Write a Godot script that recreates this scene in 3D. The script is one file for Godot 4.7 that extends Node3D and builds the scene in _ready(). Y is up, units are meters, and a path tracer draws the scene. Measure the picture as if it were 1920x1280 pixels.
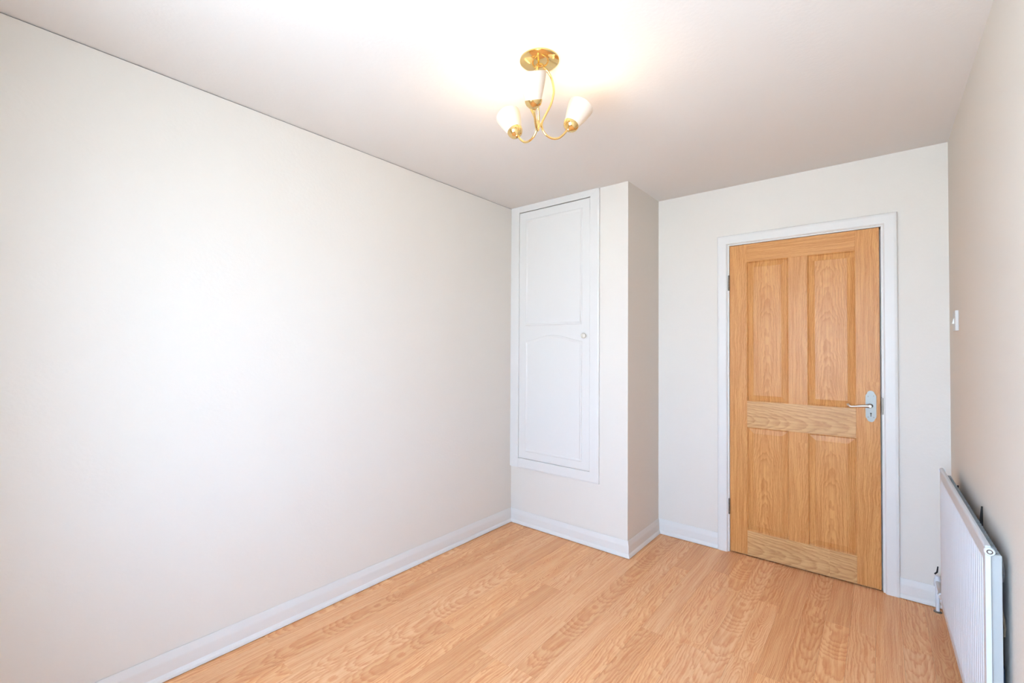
extends Node3D

# room measures (metres): x to the right, z towards the viewer, window wall behind the viewer
const H := 2.3835
const W := 2.4665
const D1 := 2.686      # front of the boxed-in cupboard
const D2 := 3.1963     # door wall
const XA := 0.9505     # right corner of the boxed-in cupboard
const ZF := 0.35        # window wall, behind the viewer
const T := 0.15        # wall thickness
const SKY := 5.6
const LAMP := 0.125

var M := {}
var grp := 0

func _ready() -> void:
	# ---- camera
	var cam := Camera3D.new()
	cam.name = "camera"
	cam.position = Vector3(2.1904, 1.3061, 0.0)
	cam.rotation_degrees = Vector3(0.979, 39.173, 0.341)
	cam.fov = rad_to_deg(2.0 * atan(640.0 / 847.02))
	cam.near = 0.02
	cam.current = true
	add_child(cam)
	# ---- sky and exposure
	var env := Environment.new()
	env.background_mode = Environment.BG_SKY
	var sm := ProceduralSkyMaterial.new()
	sm.sky_top_color = Color(0.72, 0.85, 1.0)
	sm.sky_horizon_color = Color(0.78, 0.885, 1.0)
	sm.ground_bottom_color = Color(0.80, 0.87, 0.93)
	sm.ground_horizon_color = Color(0.80, 0.88, 0.97)
	sm.sky_energy_multiplier = SKY
	sm.ground_energy_multiplier = SKY
	env.sky = Sky.new()
	env.sky.sky_material = sm
	env.tonemap_mode = Environment.TONE_MAPPER_LINEAR
	env.tonemap_exposure = 0.425
	env.sdfgi_enabled = true
	env.ssao_enabled = true
	env.ssil_enabled = true
	var we := WorldEnvironment.new()
	we.name = "surroundings"
	we.environment = env
	add_child(we)
	make_materials()
	build_shell()
	build_floor()
	build_baseboards()
	build_door()
	build_cupboard()
	build_window()
	build_ceiling_light()
	build_radiator()
	build_switch()

# ================================================================ helpers
func begin() -> SurfaceTool:
	var st := SurfaceTool.new()
	st.begin(Mesh.PRIMITIVE_TRIANGLES)
	st.set_smooth_group(-1)
	return st

func flat(st: SurfaceTool) -> void:
	st.set_smooth_group(-1)

func smooth(st: SurfaceTool) -> void:
	grp += 1
	st.set_smooth_group(grp)

# a quad turned so that its front looks along «out»
func quad(st: SurfaceTool, a: Vector3, b: Vector3, c: Vector3, d: Vector3, out: Vector3, uvs := []) -> void:
	var n := (b - a).cross(c - a) + (c - a).cross(d - a)
	var vs := [a, b, c, d]
	var us = uvs if uvs.size() == 4 else [Vector2(0, 0), Vector2(1, 0), Vector2(1, 1), Vector2(0, 1)]
	var order := [0, 1, 2, 0, 2, 3]
	if n.dot(out) > 0.0:
		order = [0, 2, 1, 0, 3, 2]
	for i in order:
		st.set_uv(us[i])
		st.add_vertex(vs[i])

# a box with chamfered edges
func box(st: SurfaceTool, lo: Vector3, hi: Vector3, bev := 0.0) -> void:
	flat(st)
	var c := (lo + hi) * 0.5
	var h := (hi - lo) * 0.5
	var b := minf(bev, minf(h.x, minf(h.y, h.z)) * 0.9)
	for ax in 3:
		var u := (ax + 1) % 3
		var v := (ax + 2) % 3
		for s in [-1.0, 1.0]:
			var p := []
			for q in [[-1, -1], [1, -1], [1, 1], [-1, 1]]:
				var w := Vector3.ZERO
				w[ax] = h[ax] * s
				w[u] = (h[u] - b) * q[0]
				w[v] = (h[v] - b) * q[1]
				p.append(c + w)
			var n := Vector3.ZERO
			n[ax] = s
			quad(st, p[0], p[1], p[2], p[3], n)
	if b <= 0.0:
		return
	for ax in 3:                       # edges along ax
		var u := (ax + 1) % 3
		var v := (ax + 2) % 3
		for su in [-1.0, 1.0]:
			for sv in [-1.0, 1.0]:
				var p := []
				for q in [[-1, 0], [1, 0], [1, 1], [-1, 1]]:
					var w := Vector3.ZERO
					w[ax] = (h[ax] - b) * q[0]
					w[u] = (h[u] - (0.0 if q[1] == 0 else b)) * su
					w[v] = (h[v] - (b if q[1] == 0 else 0.0)) * sv
					p.append(c + w)
				var n := Vector3.ZERO
				n[u] = su
				n[v] = sv
				quad(st, p[0], p[1], p[2], p[3], n)
	for sx in [-1.0, 1.0]:
		for sy in [-1.0, 1.0]:
			for sz in [-1.0, 1.0]:
				var s := Vector3(sx, sy, sz)
				var a := c + s * Vector3(h.x, h.y - b, h.z - b)
				var e := c + s * Vector3(h.x - b, h.y, h.z - b)
				var f := c + s * Vector3(h.x - b, h.y - b, h.z)
				tri(st, a, e, f, s)

func tri(st: SurfaceTool, a: Vector3, b: Vector3, c: Vector3, out: Vector3) -> void:
	var n := (b - a).cross(c - a)
	var vs := [a, b, c] if n.dot(out) < 0.0 else [a, c, b]
	for q in vs:
		st.set_uv(Vector2(q.x, q.y))
		st.add_vertex(q)

func commit(st: SurfaceTool, mat: Material) -> ArrayMesh:
	st.generate_normals()
	var m := st.commit()
	m.surface_set_material(0, mat)
	return m

func part(called: String, st: SurfaceTool, mat: Material, parent: Node, at := Vector3.ZERO) -> MeshInstance3D:
	var o := MeshInstance3D.new()
	o.mesh = commit(st, mat)
	o.name = called
	o.position = at
	parent.add_child(o, true)
	return o

func base(called: String, at := Vector3.ZERO) -> Node3D:
	var o := Node3D.new()
	o.name = called
	o.position = at
	add_child(o, true)
	return o

func tag(o: Node, label: String, category: String, kind := "") -> void:
	o.set_meta("label", label)
	o.set_meta("category", category)
	if kind != "":
		o.set_meta("kind", kind)

func slab(called: String, lo: Vector3, hi: Vector3, mat: Material, label: String, category: String) -> MeshInstance3D:
	var st := begin()
	box(st, lo, hi)
	var o := part(called, st, mat, self)
	tag(o, label, category, "structure")
	return o

# a profile of (offset, height) points drawn along a wall from a to b; «out» points into the room; m0, m1 lengthen (+) or shorten (-) the ends by the offset: mitres
func run(st: SurfaceTool, prof: Array, a: Vector3, b: Vector3, out: Vector3, m0: float, m1: float, up := Vector3.UP) -> void:
	flat(st)
	var d := (b - a).normalized()
	var A := []
	var B := []
	for q in prof:
		A.append(a + out * q.x + up * q.y - d * (m0 * q.x))
		B.append(b + out * q.x + up * q.y + d * (m1 * q.x))
	var mid := Vector2.ZERO
	for q in prof:
		mid += q / prof.size()
	for i in prof.size():
		var j := (i + 1) % prof.size()
		var e: Vector2 = prof[j] - prof[i]
		var n := Vector2(e.y, -e.x)
		var c: Vector2 = (prof[i] + prof[j]) * 0.5
		if n.dot(c - mid) < 0.0:
			n = -n
		quad(st, A[i], B[i], B[j], A[j], out * n.x + up * n.y)
	var m0c := a + out * mid.x + up * mid.y - d * (m0 * mid.x)
	var m1c := b + out * mid.x + up * mid.y + d * (m1 * mid.x)
	for i in prof.size():
		var j := (i + 1) % prof.size()
		tri(st, m0c, A[i], A[j], -d)
		tri(st, m1c, B[i], B[j], d)

# turned shape: profile of (radius, height) about the axis of «t»
func lathe(st: SurfaceTool, prof: Array, t: Transform3D, segs := 32, sharp := 40.0) -> void:
	smooth(st)
	for i in prof.size() - 1:
		if i > 0:
			var e0: Vector2 = (prof[i] - prof[i - 1]).normalized()
			var e1: Vector2 = (prof[i + 1] - prof[i]).normalized()
			if rad_to_deg(absf(e0.angle_to(e1))) > sharp:
				smooth(st)
		var e: Vector2 = prof[i + 1] - prof[i]
		for k in segs:
			var a0 := TAU * k / segs
			var a1 := TAU * (k + 1) / segs
			var am := (a0 + a1) * 0.5
			var p0 := t * Vector3(prof[i].x * cos(a0), prof[i].y, prof[i].x * sin(a0))
			var p1 := t * Vector3(prof[i].x * cos(a1), prof[i].y, prof[i].x * sin(a1))
			var p2 := t * Vector3(prof[i + 1].x * cos(a1), prof[i + 1].y, prof[i + 1].x * sin(a1))
			var p3 := t * Vector3(prof[i + 1].x * cos(a0), prof[i + 1].y, prof[i + 1].x * sin(a0))
			var n := t.basis * Vector3(e.y * cos(am), -e.x, e.y * sin(am))
			if prof[i].x < 1e-6:
				tri(st, p0, p2, p3, n)
			elif prof[i + 1].x < 1e-6:
				tri(st, p0, p1, p2, n)
			else:
				quad(st, p0, p1, p2, p3, n, [Vector2(float(k) / segs, 0), Vector2(float(k + 1) / segs, 0), Vector2(float(k + 1) / segs, 1), Vector2(float(k) / segs, 1)])
	flat(st)

# round tube along points, radius may vary
func tube(st: SurfaceTool, pts: Array, radii: Array, segs := 14, flatten := 1.0) -> void:
	smooth(st)
	var rings := []
	var ref := Vector3.UP
	for i in pts.size():
		var d: Vector3 = (pts[mini(i + 1, pts.size() - 1)] - pts[maxi(i - 1, 0)]).normalized()
		if i == 0:
			ref = Vector3.UP if absf(d.y) < 0.9 else Vector3.RIGHT
		var s := d.cross(ref).normalized()
		ref = s.cross(d).normalized()
		var r = radii[mini(i, radii.size() - 1)]
		var ring := []
		for k in segs:
			var a := TAU * k / segs
			ring.append(pts[i] + s * cos(a) * r + ref * sin(a) * r * flatten)
		rings.append(ring)
	for i in pts.size() - 1:
		for k in segs:
			var k1 := (k + 1) % segs
			var c: Vector3 = (pts[i] + pts[i + 1]) * 0.5
			var mid: Vector3 = (rings[i][k] + rings[i + 1][k1]) * 0.5
			quad(st, rings[i][k], rings[i][k1], rings[i + 1][k1], rings[i + 1][k], mid - c)
	flat(st)
	for k in segs:
		var k1 := (k + 1) % segs
		tri(st, pts[0], rings[0][k], rings[0][k1], pts[0] - pts[1])
		tri(st, pts[-1], rings[-1][k], rings[-1][k1], pts[-1] - pts[-2])

func curve(pts: Array, step := 0.008) -> Array:
	var out := []
	for i in pts.size() - 1:
		var p0 = pts[maxi(i - 1, 0)]
		var p1 = pts[i]
		var p2 = pts[i + 1]
		var p3 = pts[mini(i + 2, pts.size() - 1)]
		var n := maxi(2, int(ceil(p1.distance_to(p2) / step)))
		for k in n:
			var t := float(k) / n
			out.append(p1.cubic_interpolate(p2, p0, p3, t))
	out.append(pts[-1])
	return out

# a flat outline (in the plane z) given thickness from z0 to z1, front edge chamfered
func plate(st: SurfaceTool, poly: PackedVector2Array, z0: float, z1: float, bev := 0.0) -> void:
	flat(st)
	var top := poly
	if bev > 0.0:
		var shr := Geometry2D.offset_polygon(poly, -bev)
		if shr.size() == 1 and shr[0].size() == poly.size():
			# match the starting corner
			var best := 0
			for i in shr[0].size():
				if shr[0][i].distance_to(poly[0]) < shr[0][best].distance_to(poly[0]):
					best = i
			top = PackedVector2Array()
			for i in poly.size():
				top.append(shr[0][(best + i) % poly.size()])
		else:
			bev = 0.0
	var mid := Vector2.ZERO
	for q in poly:
		mid += q / poly.size()
	var sgn := signf(z1 - z0)
	for i in poly.size():
		var j := (i + 1) % poly.size()
		var c := (poly[i] + poly[j]) * 0.5 - mid
		var out := Vector3(c.x, c.y, 0)
		quad(st, v3(poly[i], z0), v3(poly[j], z0), v3(poly[j], z1 - sgn * bev), v3(poly[i], z1 - sgn * bev), out)
		if bev > 0.0:
			quad(st, v3(poly[i], z1 - sgn * bev), v3(poly[j], z1 - sgn * bev), v3(top[j], z1), v3(top[i], z1), out + Vector3(0, 0, sgn))
	var ix := Geometry2D.triangulate_polygon(top)
	for i in range(0, ix.size(), 3):
		tri(st, v3(top[ix[i]], z1), v3(top[ix[i + 1]], z1), v3(top[ix[i + 2]], z1), Vector3(0, 0, sgn))
		tri(st, v3(poly[ix[i]], z0), v3(poly[ix[i + 1]], z0), v3(poly[ix[i + 2]], z0), Vector3(0, 0, -sgn))

func v3(p: Vector2, z: float) -> Vector3:
	return Vector3(p.x, p.y, z)

# ================================================================ materials
func paint(c: Color, rough: float, spec := 0.5) -> StandardMaterial3D:
	var m := StandardMaterial3D.new()
	m.albedo_color = c
	m.roughness = rough
	m.metallic_specular = spec
	return m

func metal(c: Color, rough: float) -> StandardMaterial3D:
	var m := paint(c, rough)
	m.metallic = 1.0
	return m

func make_materials() -> void:
	M.wall = paint(Color(0.962, 0.934, 0.895), 0.75, 0.35)
	M.ceiling = paint(Color(0.98, 0.962, 0.945), 0.85, 0.3)
	M.trim = paint(Color(0.965, 0.952, 0.932), 0.38)
	M.cupboard = paint(Color(0.965, 0.952, 0.932), 0.42)
	var n := NoiseTexture2D.new()
	n.width = 512
	n.height = 512
	n.seamless = true
	n.noise = FastNoiseLite.new()
	n.noise.seed = 3
	n.noise.frequency = 0.03
	n.noise.fractal_octaves = 4
	for m in [M.wall, M.ceiling]:      # roller stipple
		m.heightmap_enabled = true
		m.heightmap_texture = n
		m.heightmap_scale = 0.03
		m.uv1_triplanar = true
		m.uv1_world_triplanar = true
		m.uv1_scale = Vector3(3, 3, 3)
	M.radiator = paint(Color(0.94, 0.962, 0.99), 0.35)
	M.fin = paint(Color(0.77, 0.78, 0.77), 0.5)
	M.plastic = paint(Color(0.92, 0.915, 0.90), 0.3)
	M.knob = paint(Color(0.93, 0.91, 0.86), 0.25)
	M.brass = metal(Color(0.96, 0.85, 0.60), 0.09)
	M.chrome = metal(Color(0.84, 0.84, 0.83), 0.36)
	M.satin = metal(Color(0.60, 0.60, 0.58), 0.48)
	M.steel = metal(Color(0.50, 0.46, 0.42), 0.4)
	M.dark = paint(Color(0.10, 0.08, 0.07), 0.7)
	M.gap = paint(Color(0.25, 0.22, 0.2), 0.9)
	M.slate = paint(Color(0.40, 0.45, 0.52), 0.9)
	M.bare = paint(Color(0.80, 0.72, 0.60), 0.95)
	M.concrete = paint(Color(0.76, 0.76, 0.75), 0.95)
	M.shade = paint(Color(0.88, 0.868, 0.85), 0.4)
	M.shade.backlight_enabled = true
	M.shade.backlight = Color(0.50, 0.485, 0.45)
	M.bulb = paint(Color(1, 0.95, 0.85), 0.5)
	M.bulb.emission_enabled = true
	M.bulb.emission = Color(1.0, 0.86, 0.66)
	M.bulb.emission_energy_multiplier = 3.0
	M.glass = paint(Color(1, 1, 1, 0.05), 0.0)
	M.glass.transparency = BaseMaterial3D.TRANSPARENCY_ALPHA
	# laminate strips
	var tones := [Color(1, 1, 1), Color(0.95, 0.92, 0.89), Color(1.0, 0.985, 0.96)]
	M.strips = []
	for k in 6:
		var tex := wood(128, 768, 100 + k, Color(0.965, 0.757, 0.568), Color(0.815, 0.520, 0.328), 0.0955, 0.62, [-0.03, 0.08, 0.05, -0.012, 0.10, 0.02][k], [0.5, 0.95, 0.40, 1.5, 0.58, -0.35][k], [0.0058, 0.0062, 0.0068, 0.006, 0.0085, 0.0065][k], [0.12, 0.06, 0.09, 0.02, 0.17, 0.04][k])
		for t in tones:
			var m := paint(t, 0.21)
			m.albedo_texture = tex
			m.metallic_specular = 0.5
			M.strips.append(m)
	# oak of the door
	var light := Color(0.850, 0.625, 0.390)
	var deep := Color(0.690, 0.432, 0.215)
	M.oak_panel = []
	for k in 2:
		M.oak_panel.append(oak(wood(192, 768, 200 + k, light, deep, 0.23, 0.9, 0.03, [0.5, 0.42][k], 0.0075, [0.055, 0.08][k], 0.7)))
	M.oak_stile = oak(wood(96, 1024, 210, light, deep, 0.105, 1.98, 0.05, 1.25, 0.0060, 0.035, 0.6))
	M.oak_rail = oak(wood(128, 768, 213, Color(0.850, 0.680, 0.480), Color(0.69, 0.49, 0.30), 0.16, 0.66, 0.04, 0.28, 0.0105, 0.15, 0.8))
	M.oak_top = oak(wood(96, 768, 217, light, deep, 0.11, 0.66, 0.05, 1.4, 0.006, 0.03, 0.6))

func oak(tex: Texture2D) -> StandardMaterial3D:
	var m := paint(Color.WHITE, 0.36, 0.38)
	m.albedo_texture = tex
	return m

# wood: a board sawn out of a trunk with noisy rings; width and length in metres, depth of the saw cut from the heart, heart's place across the board, ring spacing
func wood(w: int, h: int, sd: int, light: Color, dark: Color, width: float, length: float, depth: float, heart: float, spacing: float, slope: float, strength := 0.8) -> ImageTexture:
	var n1 := FastNoiseLite.new()
	n1.seed = sd
	n1.frequency = 1.0
	n1.fractal_octaves = 2
	var n2 := FastNoiseLite.new()
	n2.seed = sd + 31
	n2.frequency = 1.0
	n2.fractal_octaves = 2
	var rng := RandomNumberGenerator.new()
	rng.seed = sd
	var start := depth
	var data := PackedByteArray()
	data.resize(w * h * 3)
	var at := 0
	var lr := light.r * 255.0
	var lg := light.g * 255.0
	var lb := light.b * 255.0
	var dr := (dark.r - light.r) * 255.0
	var dg := (dark.g - light.g) * 255.0
	var db := (dark.b - light.b) * 255.0
	for j in h:
		var v := length * j / h
		var deep := start + slope * v + (0.004 + 0.06 * slope) * n1.get_noise_2d(3.0, v * 5.0)
		var sway := 0.006 * n1.get_noise_2d(40.0, v * 4.0)
		for i in w:
			var u := width * (float(i) / w - heart) + sway
			var r := sqrt(u * u + deep * deep) + 0.0022 * n1.get_noise_2d(u * 60.0 + 9.0, v * 16.0) + 0.0006 * n1.get_noise_2d(u * 190.0 + 70.0, v * 70.0)
			var f := r / spacing
			f -= floorf(f)
			var ring := f * f * (1.0 if f < 0.85 else (1.0 - f) / 0.15)
			var pore := n2.get_noise_2d(u * 900.0, v * 22.0)
			var broad := n2.get_noise_2d(u * 70.0 + 50.0, v * 2.2)
			var k := clampf(0.34 + strength * 0.88 * (ring - 0.28) + 0.15 * pore + 0.40 * broad, 0.0, 1.15)
			data[at] = int(lr + dr * k)
			data[at + 1] = int(lg + dg * k)
			data[at + 2] = int(lb + db * k)
			at += 3
	return ImageTexture.create_from_image(Image.create_from_data(w, h, false, Image.FORMAT_RGB8, data))

# ================================================================ the room
func cut_wall(called: String, lo: Vector3, hi: Vector3, holes: Array, mat: Material, label: String) -> void:
	var c := CSGCombiner3D.new()
	c.name = called
	add_child(c)
	var b := CSGBox3D.new()
	b.name = "body"
	b.size = hi - lo
	b.position = (lo + hi) * 0.5
	b.material = mat
	c.add_child(b)
	for hole in holes:
		var k := CSGBox3D.new()
		k.name = "opening"
		k.operation = CSGShape3D.OPERATION_SUBTRACTION
		k.size = hole[1] - hole[0]
		k.position = (hole[0] + hole[1]) * 0.5
		k.material = mat
		c.add_child(k, true)
	tag(c, label, "wall", "structure")

const DX0 := 1.4273
const DX1 := 2.1895
const DY0 := 0.0083
const DY1 := 1.9892

func build_shell() -> void:
	slab("ceiling", Vector3(-T, H, -D2 - 0.5), Vector3(W + T, H + T, ZF + T), M.ceiling, "smooth white painted ceiling above the light fitting", "ceiling")
	slab("wall_left", Vector3(-T, -0.1, -D2 - T), Vector3(0, H - 0.004, ZF + T), M.wall, "long bare off-white wall on the left", "wall")
	slab("trim_1", Vector3(-T, H - 0.004, -D2 - T), Vector3(-0.006, H, ZF + T), M.gap, "thin dark crack between left wall and ceiling", "crack")
	slab("wall_right", Vector3(W, -0.1, -D2 - T), Vector3(W + T, H, ZF + T), M.wall, "off-white wall on the right behind the radiator", "wall")
	cut_wall("wall_back", Vector3(0, -0.1, -D2 - 0.12), Vector3(W, H, -D2), [[Vector3(DX0 - 0.030, -0.001, -D2 - 0.2), Vector3(DX1 + 0.030, DY1 + 0.030, -D2 + 0.1)]], M.wall, "off-white end wall around the oak door")
	slab("wall_landing", Vector3(0.5, -0.1, -D2 - 0.5), Vector3(W + T, H, -D2 - 0.45), M.wall, "wall of the landing beyond the oak door", "wall")
	slab("wall_landing_side", Vector3(0.5, -0.1, -D2 - 0.45), Vector3(0.55, H, -D2 - 0.12), M.wall, "left wall of the landing beyond the door", "wall")
	slab("wall_landing_end", Vector3(W, -0.1, -D2 - 0.45), Vector3(W + T, H, -D2 - T), M.wall, "right wall of the landing beyond the door", "wall")
	cut_wall("wall_cupboard", Vector3(0, 0, -D1 - 0.1), Vector3(XA, H, -D1), [[Vector3(0.055, 0.465, -D1 - 0.2), Vector3(0.705, 2.36, -D1 + 0.1)]], M.wall, "off-white boxed-in wall around the built-in cupboard")
	slab("wall_return", Vector3(XA - 0.08, 0, -D2), Vector3(XA, H, -D1 - 0.1), M.wall, "short shaded side of the boxed-in cupboard", "wall")
	cut_wall("wall_front", Vector3(0, -0.1, ZF), Vector3(W, H, ZF + T), [[Vector3(1.0, 0.62, ZF - 0.1), Vector3(2.27, 2.12, ZF + 0.3)]], M.wall, "off-white wall around the window, behind the viewer")
	# bare, torn patches of plaster on the right wall behind the radiator
	var rng := RandomNumberGenerator.new()
	rng.seed = 5
	var wr := get_node("wall_right")
	for k in 12:
		var st := begin()
		var zc := -1.97 - 0.05 * (k % 3)
		var yc := 0.66 - 0.05 * k
		var poly := PackedVector2Array()
		for i in 9:
			var a := TAU * i / 9
			poly.append(Vector2(cos(a) * rng.randf_range(0.03, 0.055), sin(a) * rng.randf_range(0.028, 0.045)))
		plate(st, poly, 0.0, rng.randf_range(0.003, 0.008))
		var o := part("bare_plaster_patch", st, [M.concrete, M.slate, M.slate, M.bare, M.slate, M.slate, M.slate, M.bare, M.slate, M.dark, M.bare, M.slate][k], wr, Vector3(W, yc, zc))
		o.rotation.y = -PI / 2

func build_floor() -> void:
	var st := begin()
	box(st, Vector3(-T, -0.1, -D2 - 0.5), Vector3(W + T, -0.0015, ZF + T))
	var fl := part("floor", st, M.gap, self)
	tag(fl, "glossy orange-brown wood laminate strip floor", "floor", "structure")
	var joints := {
		-3: [-2.07, -0.87], -2: [-2.662, -1.47], -1: [-2.07, -0.87], 0: [-2.667, -1.47], 1: [-2.68, -1.47], 2: [-2.07, -0.87], 3: [-2.07, -0.87], 4: [-2.673, -1.47], 5: [-2.692, -1.47],
		6: [-2.686, -2.073, -0.87], 7: [-2.857, -1.47], 8: [-2.061, -0.87], 9: [-2.76, -1.47], 10: [-2.076, -0.87], 11: [-1.47, -0.87], 12: [-1.457], 13: [-1.457], 14: [-2.09, -0.87],
		15: [-2.09, -0.87], 16: [-1.488], 17: [-2.09, -0.87], 18: [-2.1, -1.243], 19: [-2.1, -0.876], 20: [-1.49], 21: [-1.49], 22: [-2.1, -0.9], 23: [-1.335],
	}
	var rng := RandomNumberGenerator.new()
	rng.seed = 11
	var last := -1
	for k in range(-3, 23):
		var x1 := minf(2.167 - 0.0955 * k + 0.0955 - 0.0955, W + 0.0)
		var x0 := maxf(2.167 - 0.0955 * (k + 1), 0.0)
		x1 = minf(x1, W)
		if x1 - x0 < 0.01:
			continue
		var back := -D2 - 0.02 if x0 > XA - 0.09 else -D1 - 0.01
		var cuts: Array = [back]
		for z in joints[k]:
			if z > back + 0.05:
				cuts.append(z)
		var far: float = cuts[-1]
		if far < -1.0:
			cuts.append(-0.27 + 0.02 * rng.randf())
		if ZF > 0.5:
			cuts.append(0.33 + 0.02 * rng.randf())
		cuts.append(ZF)
		for i in cuts.size() - 1:
			var z0: float = cuts[i]
			var z1: float = cuts[i + 1]
			if z1 - z0 < 0.05:
				continue
			var pick := rng.randi_range(0, 17)
			while pick / 3 == last:
				pick = rng.randi_range(0, 17)
			last = pick / 3
			strip(fl, x0, x1, z0, z1, M.strips[pick], rng.randf() * 0.4, rng.randf() < 0.5)

func strip(fl: Node, x0: float, x1: float, z0: float, z1: float, mat: Material, v0: float, flip: bool) -> void:
	var st := begin()
	var g := 0.00015
	var b := 0.0005
	var X := [x0 + g, x0 + g + b, x1 - g - b, x1 - g]
	var Z := [z0 + g, z0 + g + b, z1 - g - b, z1 - g]
	var uvof := func(p: Vector3) -> Vector2:
		var u := (p.x - x0) / 0.0955
		if flip:
			u = 1.0 - u
		return Vector2(u, v0 + (p.z - z0) / 0.62 * 0.75)
	var put := func(a: Vector3, b2: Vector3, c: Vector3, d: Vector3, n: Vector3):
		quad(st, a, b2, c, d, n, [uvof.call(a), uvof.call(b2), uvof.call(c), uvof.call(d)])
	var y := 0.0
	var yb := -0.0005
	put.call(Vector3(X[1], y, Z[1]), Vector3(X[2], y, Z[1]), Vector3(X[2], y, Z[2]), Vector3(X[1], y, Z[2]), Vector3.UP)
	put.call(Vector3(X[0], yb, Z[0]), Vector3(X[1], y, Z[1]), Vector3(X[1], y, Z[2]), Vector3(X[0], yb, Z[3]), Vector3(-1, 1, 0))
	put.call(Vector3(X[3], yb, Z[0]), Vector3(X[2], y, Z[1]), Vector3(X[2], y, Z[2]), Vector3(X[3], yb, Z[3]), Vector3(1, 1, 0))
	put.call(Vector3(X[0], yb, Z[0]), Vector3(X[3], yb, Z[0]), Vector3(X[2], y, Z[1]), Vector3(X[1], y, Z[1]), Vector3(0, 1, -1))
	put.call(Vector3(X[0], yb, Z[3]), Vector3(X[3], yb, Z[3]), Vector3(X[2], y, Z[2]), Vector3(X[1], y, Z[2]), Vector3(0, 1, 1))
	for s in [[X[0], X[0], Z[0], Z[3], Vector3.LEFT], [X[3], X[3], Z[0], Z[3], Vector3.RIGHT], [X[0], X[3], Z[0], Z[0], Vector3.FORWARD], [X[0], X[3], Z[3], Z[3], Vector3.BACK]]:
		put.call(Vector3(s[0], yb, s[2]), Vector3(s[1], yb, s[3]), Vector3(s[1], -0.0015, s[3]), Vector3(s[0], -0.0015, s[2]), s[4])
	part("laminate_strip", st, mat, fl)

func build_baseboards() -> void:
	var body := [Vector2(0.0025, 0.004), Vector2(0.012, 0.004), Vector2(0.012, 0.068), Vector2(0.0115, 0.074), Vector2(0.0065, 0.098), Vector2(0.0045, 0.1045), Vector2(0.0025, 0.1045)]
	var bead := [Vector2(0.012, 0.003), Vector2(0.021, 0.003), Vector2(0.0225, 0.005), Vector2(0.0205, 0.014), Vector2(0.0165, 0.022), Vector2(0.012, 0.027)]
	var I := -1.0                       # inner corner: shortened by the offset
	var O := 1.0                        # outer corner: lengthened
	for r in [
		["baseboard_left", Vector3(0, 0, ZF), Vector3(0, 0, -D1), Vector3.RIGHT, I, I, "white skirting board along the foot of the left wall"],
		["baseboard_cupboard", Vector3(0, 0, -D1), Vector3(XA, 0, -D1), Vector3.BACK, I, O, "white skirting board under the built-in cupboard"],
		["baseboard_return", Vector3(XA, 0, -D1), Vector3(XA, 0, -D2), Vector3.RIGHT, O, I, "short shaded white skirting board round the cupboard corner"],
		["baseboard_back", Vector3(XA, 0, -D2), Vector3(1.3569, 0, -D2), Vector3.BACK, I, 0.0, "white skirting board left of the door frame"],
		["baseboard_back", Vector3(2.2661, 0, -D2), Vector3(W, 0, -D2), Vector3.BACK, 0.0, I, "white skirting board between door frame and radiator pipe"],
		["baseboard_right", Vector3(W, 0, -D2), Vector3(W, 0, ZF), Vector3.LEFT, I, I, "white skirting board along the right wall under the radiator"],
		["baseboard_front", Vector3(W, 0, ZF), Vector3(0, 0, ZF), Vector3.FORWARD, I, I, "white skirting board under the window"],
	]:
		var st := begin()
		run(st, body, r[1], r[2], r[3], r[4], r[5])
		var o := part(r[0], st, M.trim, self)
		tag(o, r[6], "skirting board", "structure")
		st = begin()
		run(st, bead, r[1], r[2], r[3], r[4], r[5])
		part("floor_bead", st, M.trim, o)
	# chipped paint at the end of the skirting board by the radiator pipe
	var st := begin()
	plate(st, PackedVector2Array([Vector2(0.0, 0.0), Vector2(0.009, 0.012), Vector2(0.013, 0.040), Vector2(0.018, 0.040), Vector2(0.016, 0.010), Vector2(0.006, -0.004)]), 0.0, 0.0008)
	part("chipped_paint", st, M.dark, get_node("wall_back"), Vector3(2.398, 0.165, -D2))

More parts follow.
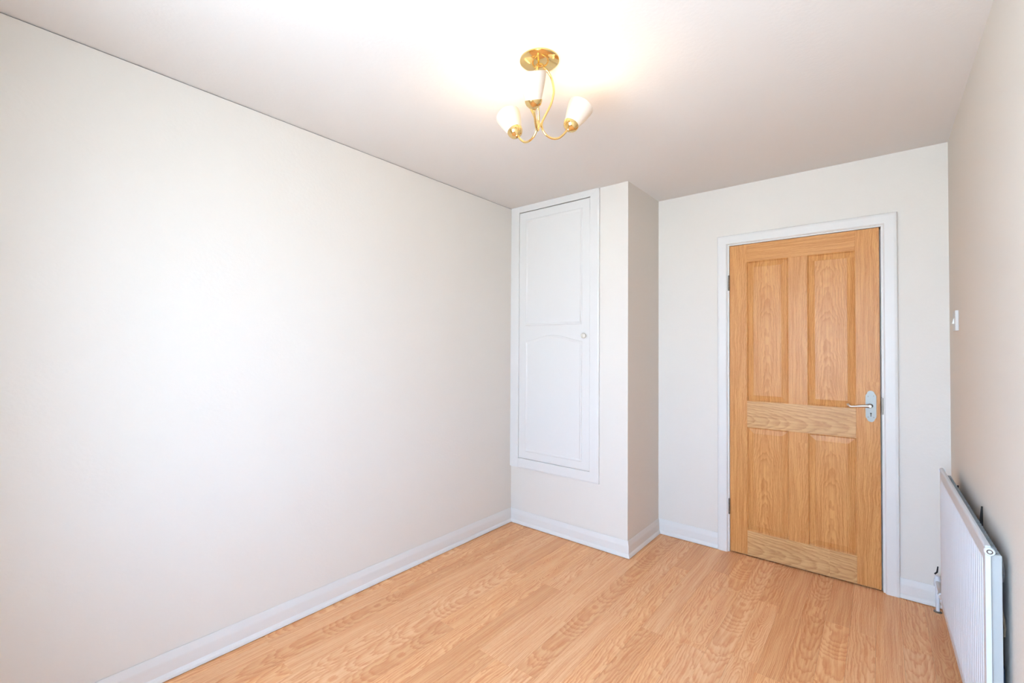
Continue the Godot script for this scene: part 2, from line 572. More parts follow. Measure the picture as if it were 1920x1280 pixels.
# ================================================================ the oak door and its frame
func build_door() -> void:
	var zf := -D2 + 0.0                 # face of the door leaf
	# frame: architrave and lining
	var tr := base("trim_2", Vector3(0, 0, -D2))
	tag(tr, "white painted architrave and lining around the oak door", "door frame", "structure")
	var prof := [Vector2(0, 0), Vector2(0.012, 0), Vector2(0.018, 0.006), Vector2(0.018, 0.046), Vector2(0.016, 0.056), Vector2(0.012, 0.060), Vector2(0, 0.060)]   # (depth from the wall, width from the door side outwards)
	var xl := DX0 - 0.0125
	var xr := DX1 + 0.0166
	var yt := DY1 + 0.0105
	var st := begin()
	arch(st, prof, Vector3(xl, 0, 0), Vector3(xl, yt, 0), Vector3.LEFT, Vector3.UP, 0.0, 1.0)
	part("architrave_jamb", st, M.trim, tr)
	st = begin()
	arch(st, prof, Vector3(xr, 0, 0), Vector3(xr, yt, 0), Vector3.RIGHT, Vector3.UP, 0.0, 1.0)
	part("architrave_jamb", st, M.trim, tr)
	st = begin()
	arch(st, prof, Vector3(xl, yt, 0), Vector3(xr, yt, 0), Vector3.UP, Vector3.RIGHT, 1.0, 1.0)
	part("architrave_head", st, M.trim, tr)
	for q in [[DX0 - 0.030, DX0 - 0.0022, 0.0, DY1 + 0.0025], [DX1 + 0.0068, DX1 + 0.032, 0.0, DY1 + 0.0025], [DX0 - 0.030, DX1 + 0.030, DY1 + 0.0025, DY1 + 0.030]]:
		st = begin()
		box(st, Vector3(q[0], q[2], -0.12), Vector3(q[1], q[3], 0.004), 0.0015)
		part("door_lining", st, M.trim, tr)
	for q in [[DX0 - 0.0022, DX0 + 0.012, 0.0, DY1], [DX1 - 0.012, DX1 + 0.0068, 0.0, DY1], [DX0, DX1, DY1 - 0.012, DY1 + 0.0025]]:
		st = begin()
		box(st, Vector3(q[0], q[2], -0.075), Vector3(q[1], q[3], -0.045), 0.001)
		part("door_stop", st, M.trim, tr)
	st = begin()
	box(st, Vector3(DX1 + 0.0052, 0.962, -0.028), Vector3(DX1 + 0.0135, 1.052, 0.0060), 0.001)
	var keep := part("strike_plate", st, M.steel, tr)
	keep.set_meta("label", "dull steel strike plate")

	var door := base("door_1", Vector3(0, 0, zf))
	tag(door, "closed varnished oak door with four raised panels", "door", "structure")
	var zb := -0.040
	var S: Material = M.oak_stile
	# stiles, rails and muntins (uv: v along the grain)
	board(door, "stile", DX0, 1.529, DY0, DY1, zb, true, S, 0.0)
	board(door, "stile", 2.0835, DX1, DY0, DY1, zb, true, S, 0.43)
	board(door, "top_rail", 1.529, 2.0835, 1.876, DY1, zb, false, M.oak_top, 0.0)
	board(door, "lock_rail", 1.529, 2.0835, 0.818, 0.985, zb, false, M.oak_rail, 0.0)
	board(door, "bottom_rail", 1.529, 2.0835, DY0, 0.163, zb, false, M.oak_rail, 0.35)
	board(door, "muntin", 1.757, 1.8555, 0.985, 1.876, zb, true, S, 0.2)
	board(door, "muntin", 1.757, 1.8555, 0.163, 0.818, zb, true, S, 0.7)
	raised(door, 1.529, 1.757, 0.985, 1.876, M.oak_panel[0], 0.0, false)
	raised(door, 1.8555, 2.0835, 0.985, 1.876, M.oak_panel[1], 0.05, false)
	raised(door, 1.529, 1.757, 0.163, 0.818, M.oak_panel[1], 0.1, true)
	raised(door, 1.8555, 2.0835, 0.163, 0.818, M.oak_panel[0], 0.2, true)
	# hinges
	for y in [1.748, 0.294]:
		st = begin()
		var pr := []
		for k in 5:
			var y0 := -0.05 + 0.02 * k
			pr.append_array([Vector2(0.0046, y0 + 0.0004), Vector2(0.0052, y0 + 0.0012), Vector2(0.0052, y0 + 0.0188), Vector2(0.0046, y0 + 0.0196)])
		pr.push_front(Vector2(0, -0.0496))
		pr.append(Vector2(0, 0.0496))
		lathe(st, pr, Transform3D(Basis(), Vector3.ZERO), 14)
		box(st, Vector3(-0.002, -0.05, -0.03), Vector3(-0.0008, 0.05, 0.0), 0.0)
		var hg := part("hinge", st, M.steel, door, Vector3(DX0 - 0.0035, y, 0.0055))
		hg.set_meta("label", "steel butt hinge knuckle")
	# lever handle on a shaped backplate
	var plc := Vector3(2.1492, 1.0025, 0.0)
	var pp := PackedVector2Array()
	for i in 13:
		var a := PI * i / 12
		pp.append(Vector2(cos(a) * 0.0165, 0.0695 + sin(a) * 0.0165))
	pp.append_array([Vector2(-0.0185, 0.0675), Vector2(-0.0225, 0.0610), Vector2(-0.0235, 0.052), Vector2(-0.0235, -0.052), Vector2(-0.0225, -0.0610), Vector2(-0.0185, -0.0675)])
	for i in 13:
		var a := PI + PI * i / 12
		pp.append(Vector2(cos(a) * 0.0165, -0.0695 + sin(a) * 0.0165))
	pp.append_array([Vector2(0.0185, -0.0675), Vector2(0.0225, -0.0610), Vector2(0.0235, -0.052), Vector2(0.0235, 0.052), Vector2(0.0225, 0.0610), Vector2(0.0185, 0.0675)])
	st = begin()
	plate(st, pp, 0.0, 0.007, 0.0018)
	var hd := part("door_handle", st, M.satin, door, plc)
	hd.set_meta("label", "satin chrome lever handle with keyhole")
	st = begin()
	lathe(st, [Vector2(0.0, 0.006), Vector2(0.0125, 0.006), Vector2(0.0125, 0.010), Vector2(0.0095, 0.014), Vector2(0.0085, 0.030), Vector2(0.0095, 0.040), Vector2(0.0095, 0.050), Vector2(0.007, 0.0535), Vector2(0.0, 0.054)], Transform3D(Basis(Vector3.RIGHT, PI / 2), Vector3.ZERO), 24)
	var lv := curve([Vector3(-0.002, 0, 0.045), Vector3(-0.018, 0.001, 0.047), Vector3(-0.040, -0.001, 0.047), Vector3(-0.065, -0.005, 0.046), Vector3(-0.084, -0.006, 0.045), Vector3(-0.094, 0.000, 0.045), Vector3(-0.099, 0.008, 0.046)], 0.005)
	var rr := []
	for i in lv.size():
		var f := float(i) / (lv.size() - 1)
		rr.append(lerpf(0.0098, 0.0052, minf(1.0, f * 1.5)) + (0.0012 if f > 0.9 else 0.0))
	tube(st, lv, rr, 16)
	part("lever", st, M.chrome, hd, Vector3(-0.003, 0.003, 0))
	st = begin()
	lathe(st, [Vector2(0.0, 0.0), Vector2(0.0042, 0.0), Vector2(0.0042, 0.0004), Vector2(0, 0.0004)], Transform3D(Basis(Vector3.RIGHT, PI / 2), Vector3(0, 0.004, 0)), 18)
	box(st, Vector3(-0.0021, -0.013, 0.0), Vector3(0.0021, 0.003, 0.0003))
	part("keyhole", st, M.dark, hd, Vector3(0, -0.043, 0.0069))
	for q in [[-0.012, 0.055], [0.012, 0.058], [-0.012, -0.060], [0.012, -0.060]]:
		st = begin()
		lathe(st, [Vector2(0.0, 0.0004), Vector2(0.0030, 0.0004), Vector2(0.0030, 0.0), Vector2(0.0034, 0.0)], Transform3D(Basis(Vector3.RIGHT, PI / 2), Vector3.ZERO), 12)
		part("screw", st, M.steel, hd, Vector3(q[0], q[1], 0.0068))

# architrave leg: profile (depth, width outwards)
func arch(st: SurfaceTool, prof: Array, a: Vector3, b: Vector3, side: Vector3, along: Vector3, m0: float, m1: float) -> void:
	flat(st)
	var mid := Vector2.ZERO
	for q in prof:
		mid += q / prof.size()
	var A := []
	var B := []
	for q in prof:
		A.append(a + side * q.y + Vector3.BACK * q.x - along * (m0 * q.y))
		B.append(b + side * q.y + Vector3.BACK * q.x + along * (m1 * q.y))
	for i in prof.size():
		var j := (i + 1) % prof.size()
		var c: Vector2 = (prof[i] + prof[j]) * 0.5 - mid
		var e: Vector2 = prof[j] - prof[i]
		var n := Vector2(e.y, -e.x)
		if n.dot(c) < 0.0:
			n = -n
		quad(st, A[i], B[i], B[j], A[j], side * n.y + Vector3.BACK * n.x)
	var ca := a + side * mid.y + Vector3.BACK * mid.x - along * (m0 * mid.y)
	var cb := b + side * mid.y + Vector3.BACK * mid.x + along * (m1 * mid.y)
	for i in prof.size():
		var j := (i + 1) % prof.size()
		tri(st, ca, A[i], A[j], -along)
		tri(st, cb, B[i], B[j], along)

func board(parent: Node, called: String, x0: float, x1: float, y0: float, y1: float, zb: float, upright: bool, mat: Material, v0: float) -> void:
	var st := begin()
	flat(st)
	var b := 0.0008
	var uvof := func(p: Vector3) -> Vector2:
		if upright:
			return Vector2((p.x - x0) / (x1 - x0), v0 + (p.y - y0) / 1.98)
		return Vector2((p.y - y0) / (y1 - y0), v0 + (p.x - x0) / 0.66)
	var f := [Vector3(x0 + b, y0 + b, 0), Vector3(x1 - b, y0 + b, 0), Vector3(x1 - b, y1 - b, 0), Vector3(x0 + b, y1 - b, 0)]
	var e := [Vector3(x0, y0, -b), Vector3(x1, y0, -b), Vector3(x1, y1, -b), Vector3(x0, y1, -b)]
	var k := [Vector3(x0, y0, zb), Vector3(x1, y0, zb), Vector3(x1, y1, zb), Vector3(x0, y1, zb)]
	var c := Vector3((x0 + x1) * 0.5, (y0 + y1) * 0.5, 0)
	quad(st, f[0], f[1], f[2], f[3], Vector3.BACK, [uvof.call(f[0]), uvof.call(f[1]), uvof.call(f[2]), uvof.call(f[3])])
	quad(st, k[0], k[1], k[2], k[3], Vector3.FORWARD, [uvof.call(k[0]), uvof.call(k[1]), uvof.call(k[2]), uvof.call(k[3])])
	for i in 4:
		var j := (i + 1) % 4
		var o: Vector3 = [Vector3.DOWN, Vector3.RIGHT, Vector3.UP, Vector3.LEFT][i]
		quad(st, f[i], f[j], e[j], e[i], o + Vector3.BACK, [uvof.call(f[i]), uvof.call(f[j]), uvof.call(e[j]), uvof.call(e[i])])
		quad(st, e[i], e[j], k[j], k[i], o, [uvof.call(e[i]), uvof.call(e[j]), uvof.call(k[j]), uvof.call(k[i])])
	part(called, st, mat, parent)

# a raised and fielded panel with the moulded edge of its opening
func raised(parent: Node, x0: float, x1: float, y0: float, y1: float, mat: Material, v0: float, low: bool) -> void:
	var st := begin()
	var uvof := func(p: Vector3) -> Vector2:
		return Vector2((p.x - x0) / 0.23, v0 + (p.y - y0) / 0.9)
	# (inset, z): ovolo at the opening, flat, bevel up to the field
	var steps := [Vector2(0.0, -0.0008), Vector2(0.0035, -0.0035), Vector2(0.005, -0.0095), Vector2(0.007, -0.0105), Vector2(0.036, -0.0035), Vector2(0.0372, -0.0022)]
	var loops := []
	for s in steps:
		loops.append([Vector3(x0 + s.x, y0 + s.x, s.y), Vector3(x1 - s.x, y0 + s.x, s.y), Vector3(x1 - s.x, y1 - s.x, s.y), Vector3(x0 + s.x, y1 - s.x, s.y)])
	for i in loops.size() - 1:
		for k in 4:
			var j := (k + 1) % 4
			var a: Vector3 = loops[i][k]
			var b: Vector3 = loops[i][j]
			var c: Vector3 = loops[i + 1][j]
			var d: Vector3 = loops[i + 1][k]
			quad(st, a, b, c, d, Vector3.BACK, [uvof.call(a), uvof.call(b), uvof.call(c), uvof.call(d)])
	var l = loops[-1]
	quad(st, l[0], l[1], l[2], l[3], Vector3.BACK, [uvof.call(l[0]), uvof.call(l[1]), uvof.call(l[2]), uvof.call(l[3])])
	box(st, Vector3(x0, y0, -0.030), Vector3(x1, y1, -0.014))
	part("raised_panel", st, mat, parent)

# ================================================================ the built-in cupboard
func build_cupboard() -> void:
	var cb := base("built_in_cupboard", Vector3(0.38, 0.42, -D1))
	tag(cb, "tall narrow white built-in cupboard with round knob in the corner wall", "cupboard")
	var o := Vector3(-0.38, -0.42, 0.0)
	var x0 := 0.0775
	var x1 := 0.6835
	var y0 := 0.4925
	var y1 := 2.3365
	var prof := [Vector2(0, 0), Vector2(0.013, 0), Vector2(0.015, 0.003), Vector2(0.015, 0.058), Vector2(0.012, 0.068), Vector2(0, 0.068)]
	var ptop := [Vector2(0, 0), Vector2(0.013, 0), Vector2(0.015, 0.003), Vector2(0.015, 0.046), Vector2(0, 0.046)]
	var pleft := [Vector2(0, 0), Vector2(0.013, 0), Vector2(0.015, 0.003), Vector2(0.015, 0.0765), Vector2(0, 0.0765)]
	var st := begin()
	arch(st, pleft, Vector3(x0, y0 - 0.07, 0), Vector3(x0, y1 + 0.046, 0), Vector3.LEFT, Vector3.UP, 0.0, 0.0)
	part("frame_side", st, M.cupboard, cb, o)
	st = begin()
	arch(st, prof, Vector3(x1, y0, 0), Vector3(x1, y1, 0), Vector3.RIGHT, Vector3.UP, 1.05, 0.68)
	part("frame_side", st, M.cupboard, cb, o)
	st = begin()
	arch(st, ptop, Vector3(x0, y1, 0), Vector3(x1, y1, 0), Vector3.UP, Vector3.RIGHT, 0.0, 1.45)
	part("frame_head", st, M.cupboard, cb, o)
	st = begin()
	arch(st, [Vector2(0, 0), Vector2(0.013, 0), Vector2(0.015, 0.003), Vector2(0.015, 0.062), Vector2(0.012, 0.0715), Vector2(0, 0.0715)], Vector3(x0, y0, 0), Vector3(x1, y0, 0), Vector3.DOWN, Vector3.RIGHT, 0.0, 0.95)
	part("frame_sill", st, M.cupboard, cb, o)
	# lining inside the wall so that the gaps look into the dark
	for q in [[x0 - 0.022, x0 - 0.001, y0 - 0.02, y1 + 0.02], [x1 + 0.001, x1 + 0.0215, y0 - 0.02, y1 + 0.02]]:
		st = begin()
		box(st, Vector3(q[0], q[2], -0.09), Vector3(q[1], q[3], -0.0005))
		part("lining", st, M.cupboard, cb, o)
	# the door leaf: a slab whose face carries routed grooves
	var door := base("door", Vector3.ZERO)
	remove_child(door)
	st = begin()
	var gx := 0.0024
	var X0 := x0 + gx
	var X1 := x1 - 0.0018
	var Y0 := y0 + 0.0022
	var Y1 := y1 - 0.0050
	box(st, Vector3(X0, Y0, -0.012), Vector3(X1, Y1, 0.0105), 0.0015)
	# raised mouldings round the two panels, laid on the face
	var d := part("door", st, M.cupboard, cb, o)
	door.free()
	st = begin()
	var up: Array = [Vector2(0.150, 1.492), Vector2(0.612, 1.492), Vector2(0.612, 2.262), Vector2(0.150, 2.262)]
	bead_loop(st, up, 0.0105)
	part("panel_moulding", st, M.cupboard, d)
	st = begin()
	var lo: Array = [Vector2(0.150, 0.560), Vector2(0.612, 0.560), Vector2(0.612, 1.355)]
	for i in 17:
		var t := float(i) / 16
		lo.append(Vector2(lerpf(0.585, 0.178, t), 1.360 + 0.038 * pow(sin(PI * t), 1.4)))
	lo.append(Vector2(0.150, 1.355))
	bead_loop(st, lo, 0.0105)
	part("panel_moulding", st, M.cupboard, d)
	st = begin()
	lathe(st, [Vector2(0.0, -0.001), Vector2(0.010, -0.001), Vector2(0.009, 0.006), Vector2(0.0095, 0.010), Vector2(0.0165, 0.015), Vector2(0.0185, 0.021), Vector2(0.0165, 0.027), Vector2(0.010, 0.031), Vector2(0.0, 0.032)], Transform3D(Basis(Vector3.RIGHT, PI / 2), Vector3.ZERO), 28, 60.0)
	var kb := part("knob", st, M.knob, d, Vector3(0.6445, 1.4005, 0.0105))
	kb.set_meta("label", "small round cream knob")
	for y in [2.115, 0.735]:
		st = begin()
		var pr := [Vector2(0, -0.032), Vector2(0.0042, -0.032)]
		for k in 3:
			var a := -0.032 + 0.0213 * k
			pr.append_array([Vector2(0.0046, a + 0.001), Vector2(0.0046, a + 0.020), Vector2(0.0038, a + 0.0207)])
		pr.append(Vector2(0, 0.032))
		lathe(st, pr, Transform3D(Basis(), Vector3.ZERO), 12)
		part("hinge", st, M.cupboard, cb, o + Vector3(x0 - 0.001, y, 0.0135))

# a thin raised moulding round an outline, with an edge that falls inwards
func bead_loop(st: SurfaceTool, poly: Array, z: float) -> void:
	flat(st)
	var n := poly.size()
	var mid := Vector2.ZERO
	for q in poly:
		mid += q / n
	var prof := [Vector2(-0.012, 0.0), Vector2(-0.009, 0.0034), Vector2(-0.003, 0.0042), Vector2(0.002, 0.0020), Vector2(0.008, 0.0)]
	var pts := []
	for i in n:
		var e0: Vector2 = (poly[i] - poly[(i + n - 1) % n]).normalized()
		var e1: Vector2 = (poly[(i + 1) % n] - poly[i]).normalized()
		var nn := (e0.orthogonal() + e1.orthogonal())
		nn /= maxf(0.3, 1.0 + e0.dot(e1))
		if nn.dot(mid - poly[i]) < 0.0:
			nn = -nn
		var row := []
		for q in prof:
			row.append(v3(poly[i] + nn * q.x, z + q.y))
		pts.append(row)
	for i in n:
		var j := (i + 1) % n
		for k in prof.size() - 1:
			quad(st, pts[i][k], pts[j][k], pts[j][k + 1], pts[i][k + 1], Vector3.BACK)

# ================================================================ the window behind the viewer
func build_window() -> void:
	var w := base("window_1", Vector3(1.0, 0.62, ZF))
	tag(w, "white framed two-light window behind the viewer", "window", "structure")
	var L := 1.27
	var h := 1.5
	var st := begin()
	for q in [[0.0, 0.06, 0.0, h], [L - 0.06, L, 0.0, h], [0.06, L - 0.06, 0.0, 0.06], [0.06, L - 0.06, h - 0.06, h], [L * 0.5 - 0.035, L * 0.5 + 0.035, 0.06, h - 0.06]]:
		box(st, Vector3(q[0], q[2], 0.06), Vector3(q[1], q[3], 0.12), 0.004)
	part("window_frame", st, M.trim, w)
	for q in [[0.06, L * 0.5 - 0.035], [L * 0.5 + 0.035, L - 0.06]]:
		st = begin()
		box(st, Vector3(q[0], 0.06, 0.088), Vector3(q[1], h - 0.06, 0.092))
		part("pane", st, M.glass, w)
	st = begin()
	box(st, Vector3(-0.04, -0.025, -0.06), Vector3(L + 0.04, 0.0, 0.06), 0.006)
	part("window_sill", st, M.trim, w)

# ================================================================ the brass ceiling light
func build_ceiling_light() -> void:
	var L := base("ceiling_light", Vector3(1.213, H, -1.352))
	tag(L, "polished brass three-arm ceiling light with frosted glass tulip shades, lit", "ceiling light")
	var st := begin()
	lathe(st, [Vector2(0.0, 0.0), Vector2(0.071, 0.0), Vector2(0.073, -0.002), Vector2(0.073, -0.006), Vector2(0.070, -0.009), Vector2(0.060, -0.0135), Vector2(0.045, -0.0185), Vector2(0.028, -0.022), Vector2(0.012, -0.0235), Vector2(0.0, -0.024)], Transform3D(Basis(), Vector3.ZERO), 64)
	part("ceiling_rose", st, M.brass, L)
	st = begin()
	lathe(st, [Vector2(0.0, -0.022), Vector2(0.016, -0.023), Vector2(0.016, -0.027), Vector2(0.011, -0.031), Vector2(0.0, -0.033)], Transform3D(Basis(), Vector3.ZERO), 24)
	part("centre_boss", st, M.brass, L)
	st = begin()
	lathe(st, [Vector2(0.0, -0.236), Vector2(0.006, -0.238), Vector2(0.009, -0.244), Vector2(0.006, -0.250), Vector2(0.0, -0.252)], Transform3D(Basis(), Vector3.ZERO), 20)
	part("arm_clasp", st, M.brass, L)
	var path := [Vector2(0.008, -0.022), Vector2(0.016, -0.026), Vector2(0.032, -0.036), Vector2(0.049, -0.062), Vector2(0.0572, -0.098), Vector2(0.0560, -0.124), Vector2(0.046, -0.160), Vector2(0.028, -0.197), Vector2(0.014, -0.226), Vector2(0.0105, -0.246), Vector2(0.018, -0.267), Vector2(0.035, -0.2815), Vector2(0.056, -0.287), Vector2(0.078, -0.282), Vector2(0.095, -0.268), Vector2(0.108, -0.253), Vector2(0.117, -0.240)]
	for a in [63.0, -173.0, -56.0]:
		var u := Vector3(cos(deg_to_rad(a)), 0, sin(deg_to_rad(a)))
		var pts := []
		for q in path:
			pts.append(u * q.x + Vector3.UP * q.y)
		st = begin()
		tube(st, curve(pts, 0.006), [0.0042], 16)
		var arm := part("arm", st, M.brass, L)
		# holder, shade and bulb lean outwards
		var up := (Vector3.UP * cos(deg_to_rad(28.0)) + u * sin(deg_to_rad(28.0))).normalized()
		var sx := up.cross(u.cross(Vector3.UP)).normalized()
		var t := Transform3D(Basis(sx, up, sx.cross(up)), u * 0.118 + Vector3.UP * -0.2435)
		st = begin()
		lathe(st, [Vector2(0.0, -0.006), Vector2(0.006, -0.006), Vector2(0.009, -0.002), Vector2(0.018, 0.002), Vector2(0.0255, 0.009), Vector2(0.0295, 0.018), Vector2(0.0305, 0.025), Vector2(0.0295, 0.026), Vector2(0.024, 0.022), Vector2(0.0, 0.020)], t, 32)
		part("shade_holder", st, M.brass, arm)
		st = begin()
		lathe(st, [Vector2(0.010, 0.0215), Vector2(0.0270, 0.0225), Vector2(0.0315, 0.036), Vector2(0.0375, 0.056), Vector2(0.0435, 0.078), Vector2(0.0475, 0.096), Vector2(0.0495, 0.108), Vector2(0.0480, 0.1085), Vector2(0.0455, 0.096), Vector2(0.0415, 0.078), Vector2(0.0355, 0.056), Vector2(0.0295, 0.036), Vector2(0.0250, 0.0245), Vector2(0.010, 0.0235)], t, 40, 60.0)
		var sh := part("glass_shade", st, M.shade, arm)
		sh.set_meta("label", "frosted white tulip glass shade")
		st = begin()
		lathe(st, [Vector2(0.0, 0.022), Vector2(0.010, 0.022), Vector2(0.010, 0.052), Vector2(0.0150, 0.064), Vector2(0.0175, 0.078), Vector2(0.0155, 0.091), Vector2(0.009, 0.101), Vector2(0.0, 0.105)], t, 24, 60.0)
		part("bulb", st, M.bulb, arm)
		var om := OmniLight3D.new()
		om.name = "bulb_light"
		om.position = t * Vector3(0, 0.080, 0)
		om.light_color = Color(1.0, 0.85, 0.66)
		om.light_energy = LAMP
		om.light_size = 0.016
		om.omni_range = 8.0
		om.omni_attenuation = 2.0
		om.shadow_enabled = true
		L.add_child(om, true)

# ================================================================ the radiator
func build_radiator() -> void:
	var R := base("radiator", Vector3(2.4151, 0, -1.8282))
	R.rotation.y = deg_to_rad(0.62)
	tag(R, "white fluted panel radiator low on the right wall", "radiator")
	# own axes: z runs back along the wall (negative), x towards the wall
	var n := 1.078
	var y0 := 0.119
	var y1 := 0.765
	var t := 0.011
	# fluted front sheet: profile along z, one rib every 33 mm
	var pr := []
	var z := -0.030
	pr.append(Vector2(0.0, 0.0))
	pr.append(Vector2(-0.022, 0.0))
	while z > -n + 0.045:
		for q in [[0.0, 0.0], [0.006, 0.0004], [0.0095, 0.0022], [0.012, 0.0075], [0.0145, 0.0090], [0.0205, 0.0090], [0.023, 0.0075], [0.0255, 0.0022], [0.029, 0.0004]]:
			pr.append(Vector2(z - q[0], q[1]))
		z -= 0.0333
	pr.append(Vector2(-n, 0.0))
	var st := begin()
	smooth(st)
	# rows: bottom edge, top of the flutes (they fade out), seam, rolled top
	var rows := [[y0, 0.0, 0.004], [y0 + 0.010, 0.0, 0.0005], [y0 + 0.038, 0.0, 0.0], [y0 + 0.050, 1.0, 0.0], [y1 - 0.058, 1.0, 0.0], [y1 - 0.044, 0.0, 0.0], [y1 - 0.012, 0.0, 0.0], [y1 - 0.005, 0.0, -0.0012], [y1, 0.0, 0.002], [y1 + 0.0005, 0.0, 0.005]]
	for i in rows.size() - 1:
		for k in pr.size() - 1:
			var a := Vector3(pr[k].y * rows[i][1] + rows[i][2], rows[i][0], pr[k].x)
			var b := Vector3(pr[k + 1].y * rows[i][1] + rows[i][2], rows[i][0], pr[k + 1].x)
			var c := Vector3(pr[k + 1].y * rows[i + 1][1] + rows[i + 1][2], rows[i + 1][0], pr[k + 1].x)
			var d := Vector3(pr[k].y * rows[i + 1][1] + rows[i + 1][2], rows[i + 1][0], pr[k].x)
			quad(st, a, b, c, d, Vector3.LEFT)
	flat(st)
	# back of the sheet and its ends
	quad(st, Vector3(t, y0, 0), Vector3(t, y0, -n), Vector3(t, y1, -n), Vector3(t, y1, 0), Vector3.RIGHT)
	for e in [0.0, -n]:
		quad(st, Vector3(0, y0, e), Vector3(t, y0, e), Vector3(t, y1, e), Vector3(0, y1, e), Vector3.BACK if e == 0.0 else Vector3.FORWARD)
	quad(st, Vector3(0.002, y1, 0), Vector3(t, y1, 0), Vector3(t, y1, -n), Vector3(0.002, y1, -n), Vector3.UP)
	quad(st, Vector3(0.004, y0, 0), Vector3(t, y0, 0), Vector3(t, y0, -n), Vector3(0.004, y0, -n), Vector3.DOWN)
	part("front_panel", st, M.radiator, R)
	# waterways at top and bottom, closed by end plugs
	for y in [y1 - 0.014, y0 + 0.030]:
		st = begin()
		tube(st, [Vector3(0.009, y, -0.001), Vector3(0.009, y, -n + 0.001)], [0.0062], 20)
		part("header_pipe", st, M.radiator, R)
	for e in [[y1 - 0.014, 0.0, 1.0], [y0 + 0.030, 0.0, 1.0], [y1 - 0.014, -n, -1.0]]:
		st = begin()
		lathe(st, [Vector2(0.0, 0.0), Vector2(0.0115, 0.0), Vector2(0.0115, 0.006), Vector2(0.0100, 0.008), Vector2(0.0, 0.008)], Transform3D(Basis(Vector3.RIGHT, PI / 2 * e[2]), Vector3(0.008, e[0], e[1])), 24)
		var pg := part("end_plug", st, M.radiator, R)
		pg.set_meta("label", "round end plug with air vent")
		st = begin()
		lathe(st, [Vector2(0.0040, 0.0078), Vector2(0.0042, 0.0090), Vector2(0.0064, 0.0090), Vector2(0.0068, 0.0078)], Transform3D(Basis(Vector3.RIGHT, PI / 2 * e[2]), Vector3(0.008, e[0], e[1])), 24)
		part("vent_ring", st, M.steel, pg)
	# folded convector plates behind the panel
	st = begin()
	var zc := -0.012
	var yb := y0 + 0.03
	var yc := y1 - 0.024
	while zc > -n + 0.04:
		for q in [[0.0, 0.010, 0.006, 0.033], [0.006, 0.033, 0.016, 0.033], [0.016, 0.033, 0.022, 0.010], [0.022, 0.010, 0.026, 0.010]]:
			var a := Vector3(q[1], yb, zc - q[0])
			var b := Vector3(q[3], yb, zc - q[2])
			var c := Vector3(q[3], yc, zc - q[2])
			var d := Vector3(q[1], yc, zc - q[0])
			quad(st, a, b, c, d, Vector3.RIGHT)
		zc -= 0.026
	part("convector_fins", st, M.fin, R)
	st = begin()
	box(st, Vector3(0.0085, yb, -0.0115), Vector3(0.034, yc, -0.0095), 0.0004)
	part("convector_end_plate", st, M.fin, R)
	# wall brackets
	for zz in [-0.40, -n + 0.12]:
		st = begin()
		var top := y1 - (0.045 if zz < -0.6 else -0.012)
		box(st, Vector3(0.036, y0 + 0.06, zz - 0.014), Vector3(0.0495, y1 - 0.075, zz + 0.014), 0.001)
		flat(st)
		var q := [Vector3(0.030, y1 - 0.16, 0), Vector3(0.0495, y1 - 0.16, 0), Vector3(0.0495, top, 0), Vector3(0.045, top, 0)]
		for e in [-0.0012, 0.0012]:
			quad(st, q[0] + Vector3(0, 0, zz + e), q[1] + Vector3(0, 0, zz + e), q[2] + Vector3(0, 0, zz + e), q[3] + Vector3(0, 0, zz + e), Vector3(0, 0, e))
		for i in 4:
			var a: Vector3 = q[i] + Vector3(0, 0, zz)
			var b: Vector3 = q[(i + 1) % 4] + Vector3(0, 0, zz)
			var z1 := Vector3(0, 0, 0.0012)
			quad(st, a - z1, b - z1, b + z1, a + z1, [Vector3.DOWN, Vector3.RIGHT, Vector3.UP, Vector3.LEFT][i])
		var br := part("wall_bracket", st, M.dark, R)
		br.set_meta("label", "dark wall bracket")
	# valve and pipe at the far end
	st = begin()
	var fz := -n
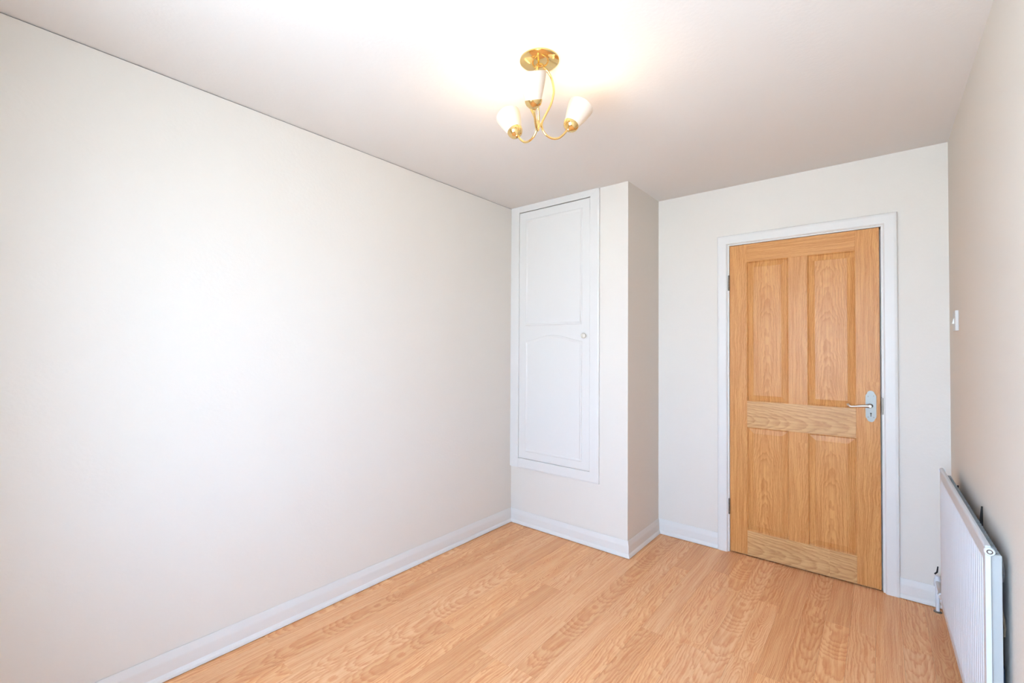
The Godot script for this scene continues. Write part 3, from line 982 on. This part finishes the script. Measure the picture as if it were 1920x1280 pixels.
	lathe(st, [Vector2(0.0, 0.0), Vector2(0.009, 0.0), Vector2(0.009, 0.050), Vector2(0.013, 0.054), Vector2(0.013, 0.075), Vector2(0.009, 0.080), Vector2(0.009, 0.230), Vector2(0.0, 0.230)], Transform3D(Basis(Vector3.RIGHT, -PI / 2), Vector3(0.006, y0 + 0.032, fz + 0.002)), 18)
	lathe(st, [Vector2(0.0, -0.024), Vector2(0.013, -0.024), Vector2(0.014, -0.020), Vector2(0.014, 0.012), Vector2(0.011, 0.016), Vector2(0.011, 0.030), Vector2(0.0, 0.032)], Transform3D(Basis(), Vector3(0.006, y0 + 0.032, fz - 0.225)), 20)
	part("valve", st, M.radiator, R)
	st = begin()
	tube(st, [Vector3(0.006, 0.0005, fz - 0.225), Vector3(0.006, y0 + 0.012, fz - 0.225)], [0.0078], 16)
	part("feed_pipe", st, M.radiator, R)
	st = begin()
	lathe(st, [Vector2(0.0085, 0.0005), Vector2(0.0165, 0.0005), Vector2(0.0160, 0.003), Vector2(0.0110, 0.006), Vector2(0.0085, 0.006)], Transform3D(Basis(), Vector3(0.006, 0, fz - 0.225)), 20)
	part("pipe_collar", st, M.steel, R)

func build_switch() -> void:
	var s := base("light_switch", Vector3(W, 1.4485, -2.893))
	tag(s, "square white light switch on the right wall near the corner", "light switch")
	var st := begin()
	box(st, Vector3(-0.012, -0.0465, -0.043), Vector3(0.0, 0.0465, 0.043), 0.002)
	part("switch_plate", st, M.plastic, s)
	st = begin()
	flat(st)
	var p := [Vector3(-0.0118, -0.014, -0.010), Vector3(-0.0118, -0.014, 0.010), Vector3(-0.0118, 0.014, 0.010), Vector3(-0.0118, 0.014, -0.010)]
	var q := [Vector3(-0.0185, -0.012, -0.009), Vector3(-0.0185, -0.012, 0.009), Vector3(-0.0140, 0.012, 0.009), Vector3(-0.0140, 0.012, -0.009)]
	quad(st, q[0], q[1], q[2], q[3], Vector3.LEFT)
	for i in 4:
		var j := (i + 1) % 4
		var o: Vector3 = [Vector3.DOWN, Vector3.BACK, Vector3.UP, Vector3.FORWARD][i]
		quad(st, p[i], p[j], q[j], q[i], o)
	part("rocker", st, M.plastic, s)
